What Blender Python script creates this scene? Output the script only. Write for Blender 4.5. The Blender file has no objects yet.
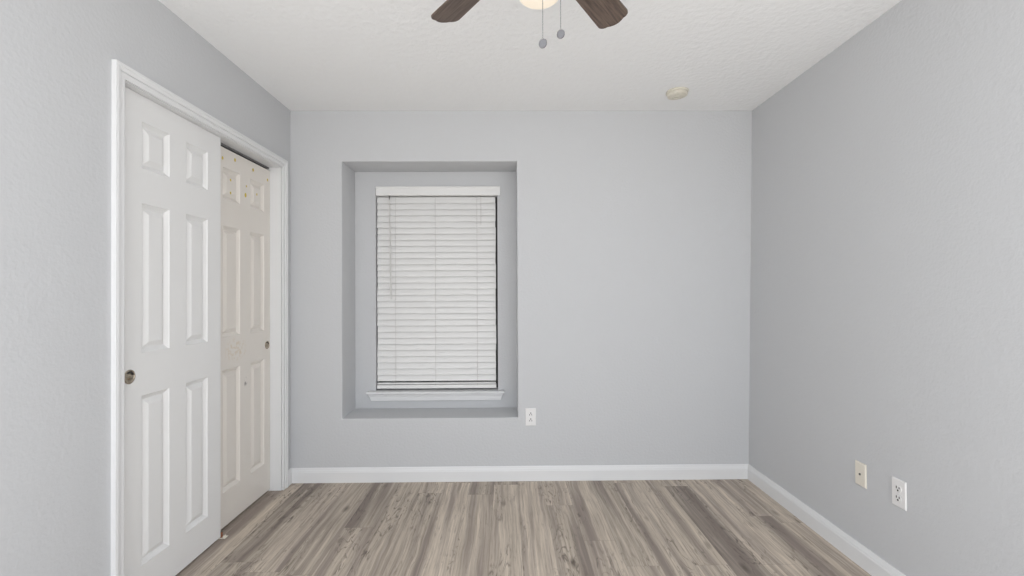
import bpy, bmesh, math, random
from mathutils import Vector, Matrix

# ------------------------------------------------------------------ camera, world, exposure
sc = bpy.context.scene
COL = sc.collection
random.seed(4)

cam_d = bpy.data.cameras.new('camera')
cam_d.sensor_width = 36.0
cam_d.lens = 470.0 / 1024.0 * 36.0
cam_d.clip_start = 0.02
cam = bpy.data.objects.new('camera', cam_d)
COL.objects.link(cam)
_r = Vector((0.99992559, -0.01128426, -0.00463424))
_u = Vector((0.00454721, -0.00772607, 0.99995981))
_f = Vector((0.01131961, 0.99990648, 0.00767419))
cam.matrix_world = Matrix((
    (_r.x, _u.x, -_f.x, 1.41872687),
    (_r.y, _u.y, -_f.y, -3.10230418),
    (_r.z, _u.z, -_f.z, 1.2422575),
    (0, 0, 0, 1)))
sc.camera = cam

world = bpy.data.worlds.new('daylight')
sc.world = world
world.use_nodes = True
bg = world.node_tree.nodes['Background']
_wt = world.node_tree
_tc = _wt.nodes.new('ShaderNodeTexCoord')
_sep = _wt.nodes.new('ShaderNodeSeparateXYZ')
_ramp = _wt.nodes.new('ShaderNodeValToRGB')          # lower half brightened as added fill for the ceiling, softer sky above
_map = _wt.nodes.new('ShaderNodeMapRange')
_map.inputs['From Min'].default_value = -1.0
_map.inputs['From Max'].default_value = 1.0
_wt.links.new(_tc.outputs['Generated'], _sep.inputs[0])
_wt.links.new(_sep.outputs['Z'], _map.inputs['Value'])
_wt.links.new(_map.outputs['Result'], _ramp.inputs[0])
_ramp.color_ramp.elements[0].position = 0.45
_ramp.color_ramp.elements[0].color = (1.0, 0.99, 0.975, 1)
_ramp.color_ramp.elements[1].position = 0.55
_ramp.color_ramp.elements[1].color = (0.87, 0.90, 0.94, 1)
_wt.links.new(_ramp.outputs[0], bg.inputs['Color'])
bg.inputs['Strength'].default_value = 1.8

sc.view_settings.view_transform = 'Standard'
sc.view_settings.look = 'None'
sc.view_settings.exposure = 0.60
sc.view_settings.gamma = 1.0
sc.view_settings.use_curve_mapping = False

# ------------------------------------------------------------------ dimensions (metres)
H = 2.44            # ceiling
W = 3.0143          # right wall at the floor
LEAN = 0.0179       # the right wall is a little out of plumb
REAR = -2.7         # side walls cut short before the camera to let world light in
NX0, NX1, NZ0, NZ1, ND = 0.336, 1.489, 0.413, 2.1045, 0.27      # recess in the back wall
OX0, OX1, OZ0, OZ1 = 0.482, 1.354, 0.535, 1.988                 # window opening in the recess
CY0, CY1, CZ = -1.350, -0.121, 2.036                            # closet opening (inner casing edges)


# ------------------------------------------------------------------ materials
def new_mat(name):
    m = bpy.data.materials.new(name)
    m.use_nodes = True
    nt = m.node_tree
    return m, nt, nt.nodes['Principled BSDF']


def simple(name, color, rough=0.5, metal=0.0, spec=0.5, bump=None):
    m, nt, b = new_mat(name)
    b.inputs['Base Color'].default_value = (*color, 1)
    b.inputs['Roughness'].default_value = rough
    b.inputs['Metallic'].default_value = metal
    b.inputs['Specular IOR Level'].default_value = spec
    if bump:
        scale, strength, dist = bump
        tc = nt.nodes.new('ShaderNodeTexCoord')
        n = nt.nodes.new('ShaderNodeTexNoise')
        n.inputs['Scale'].default_value = scale
        n.inputs['Detail'].default_value = 3
        bp = nt.nodes.new('ShaderNodeBump')
        bp.inputs['Strength'].default_value = strength
        bp.inputs['Distance'].default_value = dist
        nt.links.new(tc.outputs['Object'], n.inputs['Vector'])
        nt.links.new(n.outputs['Fac'], bp.inputs['Height'])
        nt.links.new(bp.outputs['Normal'], b.inputs['Normal'])
    return m


M_WALL = simple('grey_wall_paint', (0.572, 0.579, 0.592), 0.75, spec=0.25, bump=(70, 0.4, 0.004))
M_CEIL = simple('white_ceiling_texture', (0.89, 0.892, 0.89), 0.9, spec=0.1, bump=(34, 0.75, 0.006))
M_TRIM = simple('white_trim_paint', (0.76, 0.763, 0.768), 0.38, spec=0.4)
M_DOOR = simple('white_door_paint', (0.79, 0.788, 0.782), 0.42, spec=0.4, bump=(60, 0.05, 0.002))
M_BLIND = simple('white_blind', (0.79, 0.787, 0.778), 0.45, spec=0.4)
M_CORD = simple('blind_cord', (0.55, 0.54, 0.52), 0.8)
M_WAND = simple('clear_wand', (0.62, 0.61, 0.59), 0.3)
M_HOOK = simple('dark_hook', (0.12, 0.115, 0.11), 0.5)
M_PLATE = simple('white_plate', (0.80, 0.79, 0.785), 0.35)
M_CREAM = simple('cream_plastic', (0.77, 0.725, 0.635), 0.4)
M_DETECT = simple('aged_cream_plastic', (0.68, 0.645, 0.555), 0.5)
M_DARK = simple('slot_and_shadow_dark', (0.02, 0.018, 0.016), 0.6)  # outlet slots, and the painted shadow in the finger pulls
M_FRAME_SHADE = simple('shaded_window_frame', (0.05, 0.048, 0.045), 0.5)  # dark tone paints in the shade seen at the blind's gaps
M_GLASSD = simple('shaded_window_glass', (0.012, 0.013, 0.015), 0.05)  # near-black colour stands in for the shade behind the blind
M_NICKEL = simple('brushed_nickel', (0.42, 0.365, 0.29), 0.25, metal=1.0)
M_CHAIN = simple('pewter_chain', (0.20, 0.20, 0.21), 0.4, metal=0.5)
M_PEND = simple('pewter_pendant', (0.16, 0.16, 0.17), 0.45, metal=0.2)
M_MOTOR = simple('bronze_motor', (0.06, 0.045, 0.035), 0.4, metal=0.6)
M_YELLOW = simple('yellow_paint_spot', (0.62, 0.47, 0.06), 0.6)
M_RUST = simple('rusty_brown', (0.26, 0.10, 0.05), 0.8)
M_CLOSET = simple('closet_wall_shade', (0.25, 0.25, 0.25), 0.8)  # wall colour darkened to deepen the shade in the door gaps
M_TRACK = simple('closet_track_metal', (0.25, 0.25, 0.25), 0.5, metal=0.6)


def make_back_door_mat():
    """Cream painted door with a rubbed tan patch at the lock rail and a little grey scuff."""
    m, nt, b = new_mat('cream_door_paint')
    N, L = nt.nodes.new, nt.links.new
    b.inputs['Roughness'].default_value = 0.45
    tc = N('ShaderNodeTexCoord')

    def blob(cy, cz, ry, rz, soft):
        sub = N('ShaderNodeVectorMath'); sub.operation = 'SUBTRACT'
        sub.inputs[1].default_value = (0, cy, cz)
        L(tc.outputs['Object'], sub.inputs[0])
        mul = N('ShaderNodeVectorMath'); mul.operation = 'MULTIPLY'
        mul.inputs[1].default_value = (0, 1 / ry, 1 / rz)
        L(sub.outputs[0], mul.inputs[0])
        ln = N('ShaderNodeVectorMath'); ln.operation = 'LENGTH'
        L(mul.outputs[0], ln.inputs[0])
        mr = N('ShaderNodeMapRange')
        mr.inputs['From Min'].default_value = 1.0
        mr.inputs['From Max'].default_value = soft
        L(ln.outputs['Value'], mr.inputs['Value'])
        return mr.outputs['Result']
    n = N('ShaderNodeTexNoise'); n.inputs['Scale'].default_value = 45; n.inputs['Detail'].default_value = 4
    L(tc.outputs['Object'], n.inputs['Vector'])
    thr = N('ShaderNodeMapRange'); thr.inputs['From Min'].default_value = 0.48; thr.inputs['From Max'].default_value = 0.62
    L(n.outputs['Fac'], thr.inputs['Value'])
    t1 = N('ShaderNodeMath'); t1.operation = 'MULTIPLY'
    L(blob(-0.50, 0.93, 0.12, 0.075, 0.4), t1.inputs[0]); L(thr.outputs['Result'], t1.inputs[1])
    mx1 = N('ShaderNodeMix'); mx1.data_type = 'RGBA'
    mx1.inputs[6].default_value = (0.77, 0.728, 0.675, 1)
    mx1.inputs[7].default_value = (0.70, 0.61, 0.49, 1)
    L(t1.outputs[0], mx1.inputs[0])
    t2 = N('ShaderNodeMath'); t2.operation = 'MULTIPLY'
    L(blob(-0.405, 0.735, 0.020, 0.032, 0.5), t2.inputs[0]); L(thr.outputs['Result'], t2.inputs[1])
    mx2 = N('ShaderNodeMix'); mx2.data_type = 'RGBA'
    mx2.inputs[7].default_value = (0.30, 0.28, 0.26, 1)
    L(mx1.outputs[2], mx2.inputs[6]); L(t2.outputs[0], mx2.inputs[0])
    L(mx2.outputs[2], b.inputs['Base Color'])
    return m


M_DOOR_CREAM = make_back_door_mat()


def make_floor_mat():
    m, nt, b = new_mat('grey_oak_vinyl_planks')
    N, L = nt.nodes.new, nt.links.new
    PW, PL = 0.155, 1.22

    def math_(op, a, bb=None, c=None):
        n = N('ShaderNodeMath'); n.operation = op
        for i, v in enumerate((a, bb, c)):
            if v is None:
                continue
            if isinstance(v, (int, float)):
                n.inputs[i].default_value = v
            else:
                L(v, n.inputs[i])
        return n.outputs[0]

    def maprange(v, a, bb, c=0.0, d=1.0):
        n = N('ShaderNodeMapRange')
        for k, x in zip(('From Min', 'From Max', 'To Min', 'To Max'), (a, bb, c, d)):
            n.inputs[k].default_value = x
        L(v, n.inputs['Value'])
        return n.outputs['Result']

    def comb(x, y, z):
        n = N('ShaderNodeCombineXYZ')
        for i, v in enumerate((x, y, z)):
            if isinstance(v, (int, float)):
                n.inputs[i].default_value = v
            else:
                L(v, n.inputs[i])
        return n.outputs[0]

    def noise(vec, detail=3, rough=0.55, dist=0.0, scale=1.0):
        n = N('ShaderNodeTexNoise')
        n.inputs['Scale'].default_value = scale
        n.inputs['Detail'].default_value = detail
        n.inputs['Roughness'].default_value = rough
        n.inputs['Distortion'].default_value = dist
        L(vec, n.inputs['Vector'])
        return n.outputs['Fac']

    def mixc(f, a, c):
        n = N('ShaderNodeMix'); n.data_type = 'RGBA'
        L(f, n.inputs[0])
        for s, v in ((6, a), (7, c)):
            if isinstance(v, tuple):
                n.inputs[s].default_value = (*v, 1)
            else:
                L(v, n.inputs[s])
        return n.outputs[2]

    tc = N('ShaderNodeTexCoord')
    sep = N('ShaderNodeSeparateXYZ')
    L(tc.outputs['Object'], sep.inputs[0])
    x, y = sep.outputs[0], sep.outputs[1]
    px = math_('DIVIDE', math_('SUBTRACT', x, 1.487 - 20 * PW), PW)
    i = math_('FLOOR', px)
    u = math_('SUBTRACT', px, i)
    wn = N('ShaderNodeTexWhiteNoise'); wn.noise_dimensions = '1D'
    L(i, wn.inputs['W'])
    py = math_('ADD', math_('DIVIDE', y, PL), math_('MULTIPLY', wn.outputs['Value'], 7.3))
    j = math_('FLOOR', py)
    v = math_('SUBTRACT', py, j)
    w2 = N('ShaderNodeTexWhiteNoise'); w2.noise_dimensions = '2D'
    L(comb(i, j, 0), w2.inputs['Vector'])
    idv = w2.outputs['Value']
    off = math_('MULTIPLY', idv, 37.0)
    offb = math_('MULTIPLY', wn.outputs['Value'], 23.0)

    # slow sideways drift of the grain so lines wander
    drift = math_('MULTIPLY', math_('SUBTRACT', noise(comb(math_('MULTIPLY', x, 4.0), math_('MULTIPLY', y, 2.2), off), 2), 0.5), 0.035)
    xd = math_('ADD', x, drift)
    # broad dark bands along each plank
    band = noise(comb(math_('MULTIPLY', xd, 17.0), math_('MULTIPLY', y, 0.55), off), 3, 0.5)
    band = maprange(band, 0.46, 0.66)
    # fine grain
    g1 = noise(comb(math_('MULTIPLY', xd, 75.0), math_('MULTIPLY', y, 2.2), off), 5, 0.65)
    g1 = maprange(g1, 0.3, 0.7)
    g2 = noise(comb(math_('MULTIPLY', xd, 170.0), math_('MULTIPLY', y, 4.5), off), 3, 0.6)
    # cathedral lines: thin contour lines of a distorted stretched noise
    cth = noise(comb(math_('MULTIPLY', x, 13.0), math_('MULTIPLY', y, 2.6), off), 3, 0.5, 0.6)
    ring = math_('FRACT', math_('MULTIPLY', cth, 9.0))
    ring = maprange(math_('ABSOLUTE', math_('SUBTRACT', ring, 0.5)), 0.0, 0.16, 1.0, 0.0)
    area = noise(comb(math_('MULTIPLY', x, 7.0), math_('MULTIPLY', y, 2.0), math_('ADD', off, 5.0)), 2)
    area = maprange(area, 0.46, 0.60)
    brk = noise(comb(math_('MULTIPLY', x, 40.0), math_('MULTIPLY', y, 14.0), off), 2)
    ring = math_('MULTIPLY', math_('MULTIPLY', ring, area), maprange(brk, 0.36, 0.55))
    # dark flecks and knots
    vor = N('ShaderNodeTexVoronoi'); vor.inputs['Scale'].default_value = 1.0
    L(comb(math_('MULTIPLY', xd, 6.5), math_('MULTIPLY', y, 2.3), off), vor.inputs['Vector'])
    knot = maprange(vor.outputs['Distance'], 0.03, 0.13, 1.0, 0.0)
    fle = noise(comb(math_('MULTIPLY', xd, 55.0), math_('MULTIPLY', y, 9.0), math_('ADD', off, 9.0)), 3, 0.6)
    fle = math_('MULTIPLY', maprange(fle, 0.60, 0.70), maprange(area, 0.0, 0.8, 0.25, 1.0))

    col = mixc(g1, (0.40, 0.335, 0.268), (0.70, 0.605, 0.50))
    col = mixc(math_('MULTIPLY', band, 0.85), col, (0.235, 0.19, 0.168))
    col = mixc(math_('MULTIPLY', maprange(g2, 0.5, 0.68), 0.45), col, (0.23, 0.19, 0.155))
    col = mixc(math_('MULTIPLY', ring, 0.85), col, (0.15, 0.12, 0.098))
    col = mixc(math_('MULTIPLY', fle, 0.85), col, (0.15, 0.12, 0.098))
    col = mixc(math_('MULTIPLY', knot, 0.75), col, (0.10, 0.078, 0.062))
    # per-plank tone
    hsv = N('ShaderNodeHueSaturation')
    L(col, hsv.inputs['Color'])
    L(maprange(idv, 0, 1, 0.84, 1.10), hsv.inputs['Value'])
    hsv.inputs['Saturation'].default_value = 0.95
    col = hsv.outputs[0]
    # seams
    su = math_('MINIMUM', u, math_('SUBTRACT', 1.0, u))
    sv = math_('MINIMUM', v, math_('SUBTRACT', 1.0, v))
    seam = math_('MAXIMUM', maprange(su, 0.003, 0.009, 1.0, 0.0), maprange(sv, 0.0006, 0.0016, 1.0, 0.0))
    col = mixc(math_('MULTIPLY', seam, 0.35), col, (0.16, 0.13, 0.105))
    L(col, b.inputs['Base Color'])
    b.inputs['Roughness'].default_value = 0.55
    b.inputs['Specular IOR Level'].default_value = 0.3
    bp = N('ShaderNodeBump'); bp.inputs['Strength'].default_value = 0.15; bp.inputs['Distance'].default_value = 0.002
    L(math_('SUBTRACT', math_('MULTIPLY', g1, 0.3), seam), bp.inputs['Height'])
    L(bp.outputs['Normal'], b.inputs['Normal'])
    return m


M_FLOOR = make_floor_mat()


def make_blade_mat():
    m, nt, b = new_mat('walnut_blade')
    N, L = nt.nodes.new, nt.links.new
    tc = N('ShaderNodeTexCoord')
    mp = N('ShaderNodeMapping')
    mp.inputs['Scale'].default_value = (7.0, 130.0, 20.0)     # blade length runs along local x
    L(tc.outputs['Object'], mp.inputs['Vector'])
    n = N('ShaderNodeTexNoise'); n.inputs['Scale'].default_value = 1.0; n.inputs['Detail'].default_value = 5
    n.inputs['Roughness'].default_value = 0.65
    L(mp.outputs[0], n.inputs['Vector'])
    cr = N('ShaderNodeValToRGB')
    cr.color_ramp.elements[0].position = 0.30; cr.color_ramp.elements[0].color = (0.045, 0.030, 0.023, 1)
    cr.color_ramp.elements[1].position = 0.72; cr.color_ramp.elements[1].color = (0.185, 0.132, 0.103, 1)
    L(n.outputs['Fac'], cr.inputs[0])
    L(cr.outputs[0], b.inputs['Base Color'])
    b.inputs['Roughness'].default_value = 0.5
    return m


M_BLADE = make_blade_mat()


def make_glow_mat():
    m, nt, b = new_mat('lit_opal_glass')
    b.inputs['Base Color'].default_value = (0.60, 0.57, 0.52, 1)
    b.inputs['Roughness'].default_value = 0.35
    b.inputs['Emission Color'].default_value = (1.0, 0.82, 0.58, 1)
    b.inputs['Emission Strength'].default_value = 0.29
    return m


M_GLOW = make_glow_mat()


# ------------------------------------------------------------------ mesh helpers
def link(name, bm, mats, parent=None, smooth=False):
    bmesh.ops.recalc_face_normals(bm, faces=bm.faces[:])
    me = bpy.data.meshes.new(name)
    bm.to_mesh(me); bm.free()
    for mt in (mats if isinstance(mats, (list, tuple)) else [mats]):
        me.materials.append(mt)
    if smooth:
        for p in me.polygons:
            p.use_smooth = True
        try:
            me.set_sharp_from_angle(angle=math.radians(35))
        except Exception:
            pass
    o = bpy.data.objects.new(name, me)
    COL.objects.link(o)
    if parent:
        o.parent = parent
    return o


def box(bm, x0, x1, y0, y1, z0, z1, bev=0.0, seg=2):
    r = bmesh.ops.create_cube(bm, size=1.0)
    vs = r['verts']
    for v in vs:
        v.co = Vector((x0 + (v.co.x + .5) * (x1 - x0), y0 + (v.co.y + .5) * (y1 - y0), z0 + (v.co.z + .5) * (z1 - z0)))
    if bev:
        es = list({e for v in vs for e in v.link_edges})
        bmesh.ops.bevel(bm, geom=es, offset=bev, segments=seg, affect='EDGES', profile=0.5)
    return vs


def sweep(bm, profile, path_pts, caps=True):
    """profile pts mapped by path_pts: list of functions (a,b)->Vector, one per station."""
    rings = [[bm.verts.new(fn(a, b)) for a, b in profile] for fn in path_pts]
    n = len(profile)
    for s in range(len(rings) - 1):
        for k in range(n):
            bm.faces.new((rings[s][k], rings[s][(k + 1) % n], rings[s + 1][(k + 1) % n], rings[s + 1][k]))
    if caps:
        bm.faces.new(rings[0][::-1]); bm.faces.new(rings[-1])


def lathe(bm, prof, seg=40, origin=(0, 0, 0), axis='z'):
    """prof: list of (radius, height). Ends with radius 0 are closed to a point."""
    ox, oy, oz = origin

    def P(r, h, t):
        a, b = r * math.cos(t), r * math.sin(t)
        if axis == 'z':
            return (ox + a, oy + b, oz + h)
        if axis == 'x':
            return (ox + h, oy + a, oz + b)
        return (ox + a, oy + h, oz + b)
    prev = None
    for r, h in prof:
        if r < 1e-6:
            ring = [bm.verts.new(P(0, h, 0))]
        else:
            ring = [bm.verts.new(P(r, h, 2 * math.pi * k / seg)) for k in range(seg)]
        if prev is not None:
            for k in range(seg):
                a, b = prev[k % len(prev)], prev[(k + 1) % len(prev)]
                c, d = ring[(k + 1) % len(ring)], ring[k % len(ring)]
                vs = []
                for q in (a, b, c, d):
                    if q not in vs:
                        vs.append(q)
                if len(vs) >= 3:
                    bm.faces.new(vs)
        prev = ring


def tube(bm, p0, p1, r, seg=10):
    p0, p1 = Vector(p0), Vector(p1)
    d = (p1 - p0).normalized()
    a = d.orthogonal().normalized(); b = d.cross(a)
    R = []
    for p in (p0, p1):
        R.append([bm.verts.new(p + (a * math.cos(2 * math.pi * k / seg) + b * math.sin(2 * math.pi * k / seg)) * r) for k in range(seg)])
    for k in range(seg):
        bm.faces.new((R[0][k], R[0][(k + 1) % seg], R[1][(k + 1) % seg], R[1][k]))
    bm.faces.new(R[0][::-1]); bm.faces.new(R[1])


def tag(o, label, cat, group=None, kind=None):
    o['label'] = label
    o['category'] = cat
    if group:
        o['group'] = group
    if kind:
        o['kind'] = kind
    return o


def empty(name, loc):
    o = bpy.data.objects.new(name, None)
    o.location = loc
    o.empty_display_size = 0.05
    COL.objects.link(o)
    return o


def S(o, label, cat):
    return tag(o, label, cat, kind='structure')


# ------------------------------------------------------------------ room shell
bm = bmesh.new(); box(bm, -0.80, W + 0.25, -3.0, 0.45, -0.12, 0.0)
S(link('floor', bm, M_FLOOR), 'grey-brown wood-look plank floor running towards the back wall', 'floor')

bm = bmesh.new(); box(bm, -0.80, W + 0.25, -2.9, 0.45, H, H + 0.12)
S(link('ceiling', bm, M_CEIL), 'white textured ceiling above the fan', 'ceiling')


def ring_faces(bm, A, B):
    for k in range(4):
        bm.faces.new((A[k], A[(k + 1) % 4], B[(k + 1) % 4], B[k]))


def rect(bm, x0, x1, z0, z1, y):
    return [bm.verts.new(p) for p in ((x0, y, z0), (x1, y, z0), (x1, y, z1), (x0, y, z1))]


bm = bmesh.new()
A = rect(bm, -0.11, W + 0.16, 0, H, 0)
B = rect(bm, NX0, NX1, NZ0, NZ1, 0)
C = rect(bm, NX0, NX1, NZ0, NZ1, ND)
D = rect(bm, OX0, OX1, OZ0, OZ1, ND)
E_ = rect(bm, OX0, OX1, OZ0, OZ1, ND + 0.14)
F_ = rect(bm, -0.11, W + 0.16, 0, H, ND + 0.14)
for P, Q in ((A, B), (B, C), (C, D), (D, E_), (E_, F_), (F_, A)):
    ring_faces(bm, P, Q)
be = [e for e in bm.edges if set(e.verts) <= set(B)]
bmesh.ops.bevel(bm, geom=be, offset=0.008, segments=4, affect='EDGES', profile=0.5)
S(link('wall_back', bm, M_WALL, smooth=True), 'pale grey back wall with a square recess around the window', 'wall')

bm = bmesh.new()
vs = box(bm, W, W + 0.11, REAR, 0.0, 0, H)
for v in vs:
    v.co.x += LEAN * v.co.z
S(link('wall_right', bm, M_WALL), 'plain pale grey wall at the right with two cover plates', 'wall')

WT = 0.115
bm = bmesh.new()
box(bm, -WT, 0, REAR, CY0 - 0.004, 0, H)
box(bm, -WT, 0, CY1 + 0.004, 0.0, 0, H)
box(bm, -WT, 0, CY0 - 0.004, CY1 + 0.004, CZ + 0.004, H)
S(link('wall_left', bm, M_WALL), 'pale grey wall at the left around the closet opening', 'wall')

bm = bmesh.new()
box(bm, -0.80, -0.74, -1.62, 0.02, 0, H)
box(bm, -0.74, -WT, -1.62, -1.56, 0, H)
box(bm, -0.74, -WT, -0.02, 0.02, 0, H)
S(link('wall_closet', bm, M_CLOSET), 'shadowed inside of the closet behind the sliding doors', 'wall')

# ------------------------------------------------------------------ baseboards
BP = [(0, 0), (0.015, 0), (0.015, 0.066), (0.0125, 0.072), (0.0125, 0.076), (0.009, 0.082), (0.0065, 0.090), (0.0045, 0.0947), (0, 0.0947)]
bm = bmesh.new()
sweep(bm, BP, [lambda a, b: Vector((a, -a, b)), lambda a, b: Vector((W + LEAN * b - a, -a, b))])
S(link('baseboard_back', bm, M_TRIM), 'white baseboard along the foot of the back wall', 'baseboard')
bm = bmesh.new()
sweep(bm, BP, [lambda a, b: Vector((W + LEAN * b - a, -a, b)), lambda a, b: Vector((W + LEAN * b - a, REAR, b))])
S(link('baseboard_right', bm, M_TRIM), 'white baseboard along the foot of the right wall', 'baseboard')
bm = bmesh.new()
sweep(bm, BP, [lambda a, b: Vector((a, -0.0715, b)), lambda a, b: Vector((a, -a, b))])
sweep(bm, BP, [lambda a, b: Vector((a, REAR, b)), lambda a, b: Vector((a, -1.4005, b))])
S(link('baseboard_left', bm, M_TRIM), 'short white baseboard between the closet casing and the back corner', 'baseboard')

# ------------------------------------------------------------------ closet casing and jamb
CW = 0.050
CP = [(0, 0), (CW, 0), (CW, 0.017), (CW - 0.010, 0.0185), (CW - 0.014, 0.015), (0.027, 0.0145), (0.0235, 0.0135), (0.0215, 0.0075), (0.0195, 0.0105), (0.006, 0.011), (0.0, 0.0085)]   # (distance outward, thickness)
bm = bmesh.new()
sweep(bm, CP, [lambda a, b: Vector((b, CY0 - a, 0)), lambda a, b: Vector((b, CY0 - a, CZ + a)),
               lambda a, b: Vector((b, CY1 + a, CZ + a)), lambda a, b: Vector((b, CY1 + a, 0))])
S(link('trim_1', bm, M_TRIM), 'white moulded casing framing the closet opening', 'door casing')
bm = bmesh.new()
JT = 0.018
box(bm, -WT, -0.002, CY0 - 0.003, CY0 + 0.006, 0, CZ + 0.003)
box(bm, -WT, -0.002, CY1 - 0.006, CY1 + 0.003, 0, CZ + 0.003)
box(bm, -WT, -0.002, CY0 + 0.006, CY1 - 0.006, CZ - 0.004, CZ + 0.003)
S(link('trim_2', bm, M_TRIM), 'white flat jamb lining the inside of the closet opening', 'door jamb')
bm = bmesh.new()
for xx in (-0.088,):
    box(bm, xx - 0.012, xx + 0.012, CY0 + 0.006, CY1 - 0.006, CZ - 0.014, CZ - 0.0045)
S(link('trim_3', bm, M_TRACK), 'thin dark metal door track under the closet head jamb', 'door track')


# ------------------------------------------------------------------ sliding closet doors
def panel_door(name, xf, y0, y1, z0, z1, cols, rows, mat, th=0.034, extra=None):
    """Moulded six-panel door; xf is the room-side face, panels sunk into it."""
    bm = bmesh.new()
    ys = [y0] + [c for p in cols for c in p] + [y1]
    zs = [z0] + [c for p in rows for c in p] + [z1]
    V = {}

    def vert(y, z, d=0.0):
        k = (round(y, 5), round(z, 5), round(d, 5))
        if k not in V:
            V[k] = bm.verts.new((xf - d, y, z))
        return V[k]
    for a in range(len(ys) - 1):
        for b in range(len(zs) - 1):
            ya, yb, za, zb = ys[a], ys[a + 1], zs[b], zs[b + 1]
            if a % 2 == 1 and b % 2 == 1:
                loops = [(0.0, 0.0), (0.003, 0.004), (0.017, 0.0145), (0.021, 0.0145), (0.040, 0.0030), (0.043, 0.0026)]
                prev = None
                for o, d in loops:
                    q = [vert(ya + o, za + o, d), vert(yb - o, za + o, d), vert(yb - o, zb - o, d), vert(ya + o, zb - o, d)]
                    if prev:
                        ring_faces(bm, prev, q)
                    prev = q
                bm.faces.new(prev)
            else:
                bm.faces.new((vert(ya, za), vert(yb, za), vert(yb, zb), vert(ya, zb)))
    # edges and rear
    bk = [bm.verts.new((xf - th, y, z)) for y, z in ((y0, z0), (y1, z0), (y1, z1), (y0, z1))]
    bm.faces.new(bk)
    bm.faces.new([vert(y, z0) for y in ys] + [bk[1], bk[0]])
    bm.faces.new([vert(y, z1) for y in ys] + [bk[2], bk[3]])
    bm.faces.new([vert(y0, z) for z in zs] + [bk[3], bk[0]])
    bm.faces.new([vert(y1, z) for z in zs] + [bk[2], bk[1]])
    mats = [mat]
    bmesh.ops.recalc_face_normals(bm, faces=bm.faces[:])
    if extra:
        mats.append(M_YELLOW)
        for (y, z, r, d) in extra:
            n0 = len(bm.faces)
            vv = [bm.verts.new((xf - d + 0.0008, y + r * math.cos(t), z + 1.3 * r * math.sin(t))) for t in [k * math.pi / 5 for k in range(10)]]
            ww = [bm.verts.new((xf - d - 0.0002, v.co.y, v.co.z)) for v in vv]
            fs = [bm.faces.new(vv)] + [bm.faces.new((vv[k], vv[(k + 1) % 10], ww[(k + 1) % 10], ww[k])) for k in range(10)]
            for f in fs:
                f.material_index = 1
    return link(name, bm, mats)


def finger_pull(parent, x, y, z, r=0.0275):
    bm = bmesh.new()
    lathe(bm, [(r, -0.001), (r, 0.0018), (r * 0.93, 0.0030), (r * 0.82, 0.0026), (r * 0.76, 0.0008)], 32, (x, y, z), 'x')
    rim = link('finger_pull', bm, M_NICKEL, parent, smooth=True)
    bm = bmesh.new()
    lathe(bm, [(r * 0.78, 0.0012), (r * 0.66, 0.0004), (r * 0.5, 0.0010), (r * 0.36, 0.0030), (r * 0.22, 0.0062), (0, 0.0078)], 32, (x, y, z), 'x')
    link('pull_button', bm, M_NICKEL, rim, smooth=True)
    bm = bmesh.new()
    # dark crescent mesh painting in the shadow inside the cup
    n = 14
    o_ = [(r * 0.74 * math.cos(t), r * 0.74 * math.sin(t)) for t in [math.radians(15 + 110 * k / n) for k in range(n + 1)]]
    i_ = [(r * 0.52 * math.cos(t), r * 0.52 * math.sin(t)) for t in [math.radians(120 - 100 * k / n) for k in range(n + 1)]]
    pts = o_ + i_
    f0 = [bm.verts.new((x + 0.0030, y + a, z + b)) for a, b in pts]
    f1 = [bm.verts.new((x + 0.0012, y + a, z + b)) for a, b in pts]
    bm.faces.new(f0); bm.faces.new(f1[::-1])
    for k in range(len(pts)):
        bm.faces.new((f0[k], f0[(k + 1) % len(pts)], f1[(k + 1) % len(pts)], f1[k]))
    link('pull_shadow', bm, M_DARK, rim)


ROWS = [(0.163, 0.836), (1.006, 1.600), (1.741, 1.927)]
d1 = panel_door('door_1', -0.030, -1.315, -0.706, 0.012, 2.030, [(-1.220, -1.066), (-0.962, -0.808)], ROWS, M_DOOR)
S(d1, 'nearer white six-panel sliding closet door in front of the cream one', 'door')
finger_pull(d1, -0.030, -1.281, 0.922)
ROWS2 = [(0.195, 0.836), (1.010, 1.597), (1.739, 1.906)]
spots = [(-0.623, 1.951, .007, 0), (-0.510, 1.972, .008, 0), (-0.326, 1.965, .008, 0), (-0.160, 1.945, .007, 0),
         (-0.547, 1.853, .006, .0026), (-0.547, 1.783, .006, .0026), (-0.406, 1.800, .010, 0), (-0.280, 1.830, .006, .0026), (-0.396, 1.853, .005, 0)]
d2 = panel_door('door_2', -0.070, -0.722, -0.1290, 0.014, 2.009, [(-0.622, -0.461), (-0.355, -0.200)], ROWS2, M_DOOR_CREAM, extra=spots)
S(d2, 'cream six-panel sliding closet door with small yellow spots, behind the white one', 'door')
finger_pull(d2, -0.070, -0.166, 0.918, 0.025)

# little floor guide at the corner of the white door
g = empty('door_guide', (-0.030, -0.692, 0.0))
tag(g, 'small worn floor guide at the bottom corner of the white closet door', 'door guide')
bm = bmesh.new()
box(bm, -0.014, 0.020, -0.011, 0.020, 0.0, 0.0025, 0.001)
box(bm, 0.006, 0.011, -0.010, 0.016, 0.0025, 0.010, 0.001)
link('base', bm, M_CREAM, g)
bm = bmesh.new()
lathe(bm, [(0.007, 0.0), (0.0075, 0.004), (0.004, 0.014), (0.0045, 0.024), (0.0, 0.026)], 14, (-0.004, 0.002, 0.0025))
link('rusty_screw', bm, M_RUST, g, smooth=True)

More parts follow.
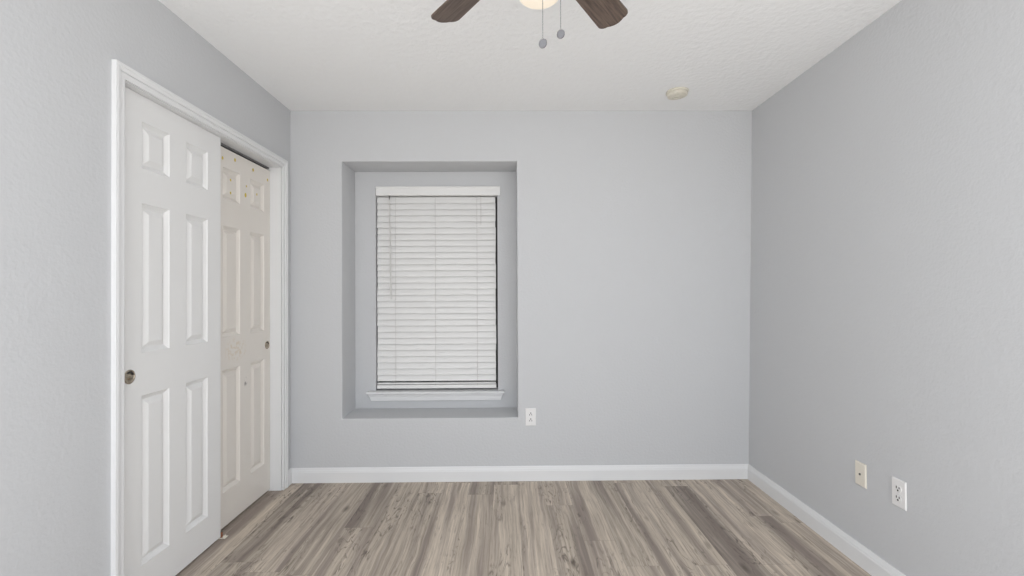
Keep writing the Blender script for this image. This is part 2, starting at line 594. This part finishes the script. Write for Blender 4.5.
# ------------------------------------------------------------------ window in the recess
w1 = empty('window_1', ((OX0 + OX1) / 2, ND + 0.11, OZ0))
S(w1, 'shade-darkened window behind the closed white blind', 'window')
wx = (OX1 - OX0) / 2; wh = OZ1 - OZ0
bm = bmesh.new()
for a in ((-wx, -wx + 0.045, 0, wh), (wx - 0.045, wx, 0, wh), (-wx + 0.045, wx - 0.045, 0, 0.05), (-wx + 0.045, wx - 0.045, wh - 0.05, wh), (-wx + 0.045, wx - 0.045, wh / 2 - 0.025, wh / 2 + 0.025)):
    box(bm, a[0], a[1], -0.022, 0.022, a[2], a[3], 0.003)
link('window_frame', bm, M_FRAME_SHADE, w1)
for z0, z1 in ((0.05, wh / 2 - 0.025), (wh / 2 + 0.025, wh - 0.05)):
    bm = bmesh.new(); box(bm, -wx + 0.045, wx - 0.045, -0.003, 0.003, z0, z1)
    link('pane', bm, M_GLASSD, w1)
# moulded sill with tapered returned ends: (height, half width shrink, protrusion)
sill = empty('window_sill', ((0.427 + 1.400) / 2, ND, 0.473))
S(sill, 'white moulded window sill under the blind in the recess', 'window sill')
sw = (1.400 - 0.427) / 2
prof = [(0.0, 0.026, 0.026), (0.010, 0.0255, 0.028), (0.012, 0.023, 0.031), (0.030, 0.019, 0.034), (0.033, 0.0165, 0.038), (0.046, 0.011, 0.044), (0.051, 0.005, 0.052), (0.053, 0.0, 0.056), (0.064, 0.0, 0.058), (0.067, 0.002, 0.056)]
bm = bmesh.new()
rings = []
for h, s, p in prof:
    rings.append([bm.verts.new(q) for q in ((-sw + s, 0, h), (-sw + s, -p, h), (sw - s, -p, h), (sw - s, 0, h))])
for a, b in zip(rings, rings[1:]):
    ring_faces(bm, a, b)
bm.faces.new(rings[0]); bm.faces.new(rings[-1])
box(bm, OX0 - (0.427 + 1.4) / 2 + 0.001, OX1 - (0.427 + 1.4) / 2 - 0.001, 0.0, 0.085, 0.052, 0.0668)
link('sill_moulding', bm, M_TRIM, sill)

# ------------------------------------------------------------------ blind
BX0, BX1 = 0.4885, 1.340
BYc = 0.297
bl = empty('window_blind', ((BX0 + BX1) / 2, BYc, 0.556))
tag(bl, 'closed white horizontal slat blind hanging in the window recess', 'blind')
bcx, bz = (BX0 + BX1) / 2, 0.556
hw = (BX1 - BX0) / 2
PITCH = 0.0441
bm = bmesh.new()
tilt = math.radians(71)
NS = 30
for k in range(NS):
    zb = 0.603 - bz + k * PITCH
    cz = zb + 0.025 * math.sin(tilt)
    jx = random.uniform(-0.0025, 0.0015)
    # a gently crowned slat section; bottom edge towards the room
    sec = []
    for s in (-0.025, -0.0235, -0.012, 0, 0.012, 0.0235, 0.025):
        c = 0.0016 * (1 - (s / 0.025) ** 2)
        sec.append((s, c + (0.0014 if abs(s) < 0.0245 else 0.0006)))
    for s in (0.025, 0.0235, 0.012, 0, -0.012, -0.0235, -0.025):
        c = 0.0016 * (1 - (s / 0.025) ** 2)
        sec.append((s, c - (0.0014 if abs(s) < 0.0245 else 0.0006)))
    ct, st = math.cos(tilt), math.sin(tilt)

    def fn(xx, cz=cz):
        return lambda s, n: Vector((xx, s * ct - n * st, cz + s * st + n * ct))
    sweep(bm, sec, [fn(-hw + jx), fn(hw + jx)])
link('slats', bm, M_BLIND, bl)
bm = bmesh.new()
# last slat lying flat on the bottom rail, and the rail itself
box(bm, -hw + 0.002, hw - 0.002, -0.022, 0.024, 0.0270, 0.0375, 0.002)
link('stacked_slat', bm, M_BLIND, bl)
bm = bmesh.new()
box(bm, -hw + 0.001, hw + 0.001, -0.028, 0.020, -0.004, 0.0230, 0.004, 3)
link('bottom_rail', bm, M_BLIND, bl)
bm = bmesh.new()
box(bm, OX0 + 0.004 - bcx, OX1 - 0.004 - bcx, -0.018, 0.040, 1.935 - bz, 1.983 - bz, 0.002)
link('headrail', bm, M_BLIND, bl)
bm = bmesh.new()
vx0, vx1 = 0.489 - bcx, 1.375 - bcx
VP = [(-0.040, 1.934), (-0.0415, 1.936), (-0.0415, 1.946), (-0.044, 1.950), (-0.044, 1.980), (-0.047, 1.985), (-0.047, 1.994), (-0.045, 1.997), (-0.032, 1.997), (-0.032, 1.934)]
sweep(bm, [(a, z - bz) for a, z in VP], [lambda a, b: Vector((vx0, a, b)), lambda a, b: Vector((vx1, a, b))])
link('valance', bm, M_BLIND, bl)
for xx in (0.620, 0.906, 1.206):
    bm = bmesh.new()
    for k in range(NS + 1):
        z1_ = 0.603 - bz + k * PITCH
        z0_ = (0.020 if k == 0 else 0.603 - bz + (k - 1) * PITCH)
        ydeep = -0.0068 - 0.0016
        # the cord lies over each slat's face and dips in at the overlap
        tube(bm, (xx - bcx, (-0.030 if k == 0 else -0.0105), z0_), (xx - bcx, -0.0095, z1_ - 0.0035), 0.0011, 6)
    link('ladder_cord', bm, M_CORD, bl)
bm = bmesh.new()
tube(bm, (0.585 - bcx, -0.0395, 1.905 - bz), (0.592 - bcx, -0.034, 1.190 - bz), 0.0035, 8)
wd = link('tilt_wand', bm, M_WAND, bl, smooth=True)
bm = bmesh.new()
tube(bm, (0.584 - bcx, -0.0395, 1.929 - bz), (0.585 - bcx, -0.0395, 1.903 - bz), 0.0038, 8)
box(bm, 0.580 - bcx, 0.590 - bcx, -0.043, -0.030, 1.920 - bz, 1.929 - bz, 0.001)
link('wand_hook', bm, M_HOOK, wd)
bm = bmesh.new()
tube(bm, (1.236 - bcx, -0.030, 1.929 - bz), (1.236 - bcx, -0.028, 1.72 - bz), 0.0012, 6)
link('lift_cord', bm, M_CORD, bl)


# ------------------------------------------------------------------ wall plates
def wall_frame(o, pos, face):
    """local: x right, z up, -y towards the room."""
    o.location = pos
    if face == 'right':
        o.rotation_euler = (0, 0, -math.pi / 2)


def plate_mesh(w=0.070, h=0.114, t=0.006):
    bm = bmesh.new()
    r0 = [bm.verts.new((a * w / 2, 0, b * h / 2)) for a, b in ((-1, -1), (1, -1), (1, 1), (-1, 1))]
    r1 = [bm.verts.new((a * w / 2, -0.0022, b * h / 2)) for a, b in ((-1, -1), (1, -1), (1, 1), (-1, 1))]
    r2 = [bm.verts.new((a * (w / 2 - 0.0035), -t, b * (h / 2 - 0.0035))) for a, b in ((-1, -1), (1, -1), (1, 1), (-1, 1))]
    ring_faces(bm, r0, r1); ring_faces(bm, r1, r2)
    bm.faces.new(r2); bm.faces.new(r0[::-1])
    return bm


def outlet(pos, face, label, flip):
    t = empty('wall_outlet', pos)
    wall_frame(t, pos, face)
    tag(t, label, 'electrical outlet', 'duplex outlets in the walls')
    link('cover_plate', plate_mesh(), M_PLATE, t)
    for s in (-1, 1):
        bm = bmesh.new()
        # rounded face with flat top and bottom
        pts = []
        R = 0.0172
        for k in range(28):
            a = 2 * math.pi * k / 28
            pts.append((R * math.cos(a), max(-0.0140, min(0.0140, R * math.sin(a)))))
        cz = s * 0.0195
        f0 = [bm.verts.new((a, -0.0055, cz + b)) for a, b in pts]
        f1 = [bm.verts.new((a * .97, -0.0078, cz + b * .97)) for a, b in pts]
        for k in range(28):
            bm.faces.new((f0[k], f0[(k + 1) % 28], f1[(k + 1) % 28], f1[k]))
        bm.faces.new(f1)
        rc = link('receptacle', bm, M_PLATE, t)
        bm = bmesh.new()
        q = -1 if flip else 1
        box(bm, -0.0086, -0.0050, -0.0086, -0.006, cz + q * 0.0035 - 0.0048, cz + q * 0.0035 + 0.0048)
        box(bm, 0.0050, 0.0086, -0.0086, -0.006, cz + q * 0.0035 - 0.0040, cz + q * 0.0035 + 0.0040)
        lathe(bm, [(0.0038, -0.006), (0.0038, -0.0086), (0, -0.0086)], 14, (0, 0, cz - q * 0.0078), 'y')
        link('slots', bm, M_DARK, rc)
    bm = bmesh.new()
    lathe(bm, [(0.0033, -0.0055), (0.0030, -0.0072), (0, -0.0076)], 14, (0, 0, 0), 'y')
    link('screw', bm, M_PLATE, t, smooth=True)
    return t


outlet((1.573, 0.0, 0.416), 'back', 'white outlet low on the back wall just right of the window recess', True)
outlet((W + LEAN * 0.411 - 0.0006, -1.193, 0.411), 'right', 'white outlet on the right wall, nearer the camera than the cream plate', False)
t = empty('cable_plate', (0, 0, 0))
wall_frame(t, (W + LEAN * 0.408 - 0.0006, -0.985, 0.408), 'right')
tag(t, 'cream cable jack plate on the right wall beside the white outlet', 'wall plate')
link('cover_plate', plate_mesh(0.065, 0.106), M_CREAM, t)
bm = bmesh.new()
lathe(bm, [(0.0052, -0.0055), (0.0052, -0.0070), (0.0036, -0.0072), (0.0036, -0.0100), (0.0022, -0.0100), (0.0022, -0.007), (0, -0.007)], 18, (0, 0, 0), 'y')
link('jack', bm, M_HOOK, t, smooth=True)
for s in (-1, 1):
    bm = bmesh.new()
    lathe(bm, [(0.0030, -0.0055), (0.0027, -0.0070), (0, -0.0074)], 12, (0, 0, s * 0.042), 'y')
    link('screw', bm, M_CREAM, t, smooth=True)

# ------------------------------------------------------------------ smoke detector
sd = empty('smoke_detector', (2.448, -0.300, H))
sd.rotation_euler = (0, math.radians(-4), 0)
tag(sd, 'small round cream smoke detector on the ceiling near the back right corner', 'smoke detector')
bm = bmesh.new()
lathe(bm, [(0, 0.004), (0.062, 0.004), (0.066, -0.004), (0.064, -0.010), (0.058, -0.012)], 40)
link('mounting_base', bm, M_DETECT, sd, smooth=True)
bm = bmesh.new()
lathe(bm, [(0.056, -0.008), (0.060, -0.014), (0.058, -0.024), (0.048, -0.032), (0.030, -0.034), (0.028, -0.031), (0.018, -0.031), (0.016, -0.035), (0, -0.036)], 40)
link('cover', bm, M_DETECT, sd, smooth=True)
bm = bmesh.new()
for a in range(18):
    th = 2 * math.pi * a / 18
    M = Matrix.Rotation(th, 4, 'Z')
    vs = box(bm, 0.049, 0.056, -0.006, 0.006, -0.0296, -0.026)
    for v in vs:
        v.co = M @ v.co
link('vent_slots', bm, M_CREAM, sd)

# ------------------------------------------------------------------ ceiling fan
FX, FY = 1.511, -1.825
fan = empty('ceiling_fan', (FX, FY, H))
tag(fan, 'ceiling fan with dark walnut blades, lit glass shade and two pull chains', 'ceiling fan')
bm = bmesh.new()
lathe(bm, [(0, 0), (0.085, 0), (0.085, -0.012), (0.060, -0.050), (0.058, -0.060)], 48)
link('canopy', bm, M_MOTOR, fan, smooth=True)
bm = bmesh.new()
lathe(bm, [(0.058, -0.060), (0.100, -0.068), (0.118, -0.085), (0.120, -0.150), (0.110, -0.172), (0.075, -0.182), (0.062, -0.190), (0.058, -0.225), (0, -0.226)], 48)
link('motor_housing', bm, M_MOTOR, fan, smooth=True)
bm = bmesh.new()
lathe(bm, [(0.058, -0.224), (0.062, -0.230), (0.062, -0.268), (0.050, -0.276), (0, -0.276)], 48)
link('switch_housing', bm, M_MOTOR, fan, smooth=True)
bm = bmesh.new()
lathe(bm, [(0.044, -0.274), (0.052, -0.286), (0.066, -0.312), (0.070, -0.336), (0.066, -0.362), (0.0590, -0.384), (0.0550, -0.393), (0.051, -0.3965), (0.030, -0.3985), (0, -0.399)], 48)
link('glass_shade', bm, M_GLOW, fan, smooth=True)

BZ = -0.207
PITCH_B = math.radians(13)
for k in range(5):
    ang = math.radians(90 - 36 + 0.7 + 72 * k)
    R = 0.551; r0 = 0.175
    # outline in local coordinates, x along the blade
    pts = []
    wr, wt = 0.047, 0.0575
    pts += [(r0, -wr), (r0, wr)]
    cr_ = 0.026
    bul = 0.012
    for q in range(7):
        a = math.radians(90 - 90 * q / 6)
        pts.append((R - bul - cr_ + cr_ * math.cos(a), wt - cr_ + cr_ * math.sin(a)))
    for q in range(1, 6):
        yy = (wt - cr_) * (1 - 2 * q / 6)
        pts.append((R - bul + bul * (1 - (yy / (wt - cr_)) ** 2), yy))
    for q in range(7):
        a = math.radians(-90 * q / 6)
        pts.append((R - bul - cr_ + cr_ * math.cos(a), -wt + cr_ + cr_ * math.sin(a)))
    bm = bmesh.new()
    top = [bm.verts.new((x, y, 0.003)) for x, y in pts]
    bot = [bm.verts.new((x, y, -0.003)) for x, y in pts]
    bm.faces.new(top); bm.faces.new(bot[::-1])
    for q in range(len(pts)):
        bm.faces.new((top[q], bot[q], bot[(q + 1) % len(pts)], top[(q + 1) % len(pts)]))
    bl_o = link('blade', bm, M_BLADE, fan)
    bl_o.location = (0, 0, BZ)
    # +y of the blade (counter-clockwise side) dips down
    bl_o.rotation_euler = (Matrix.Rotation(ang, 3, 'Z') @ Matrix.Rotation(-PITCH_B, 3, 'X')).to_euler()
    bm = bmesh.new()
    box(bm, 0.085, 0.150, -0.012, 0.012, -0.008, -0.002, 0.002)
    vs = box(bm, 0.145, 0.225, -0.030, 0.030, -0.0075, -0.0032, 0.002)
    link('blade_iron', bm, M_MOTOR, bl_o)

for (dx, dy, ztop, zp, hang) in ((1.5155 - FX, -1.890 - FY, 2.150, 1.885, 0.0), (1.568 - FX, -1.840 - FY, 2.150, 1.937, 0.3)):
    bm = bmesh.new()
    # ball chain
    n = int((ztop - zp - 0.012) / 0.0042)
    tube(bm, (dx, dy, ztop - H), (dx, dy, zp + 0.012 - H), 0.0007, 6)
    for q in range(n):
        zz = zp + 0.012 + q * 0.0042
        lathe(bm, [(0, -0.0013), (0.0012, -0.0004), (0.0012, 0.0004), (0, 0.0013)], 6, (dx, dy, zz - H))
    tube(bm, (dx * 0.80, dy * 0.80, ztop - H), (dx, dy, ztop - H), 0.0016, 6)
    ch = link('pull_chain', bm, M_CHAIN, fan)
    bm = bmesh.new()
    lathe(bm, [(0, -0.0042), (0.0080, -0.0038), (0.0104, -0.0012), (0.0104, 0.0012), (0.0080, 0.0038), (0.0068, 0.0030), (0, 0.0030)], 28, (0, 0, 0), 'y')
    for v in bm.verts:
        v.co = Matrix.Rotation(math.radians(22), 4, 'Y') @ Vector((v.co.x, v.co.y, v.co.z * 1.22))
        v.co += Vector((dx, dy, zp - H))
    link('chain_pendant', bm, M_PEND, ch, smooth=True)
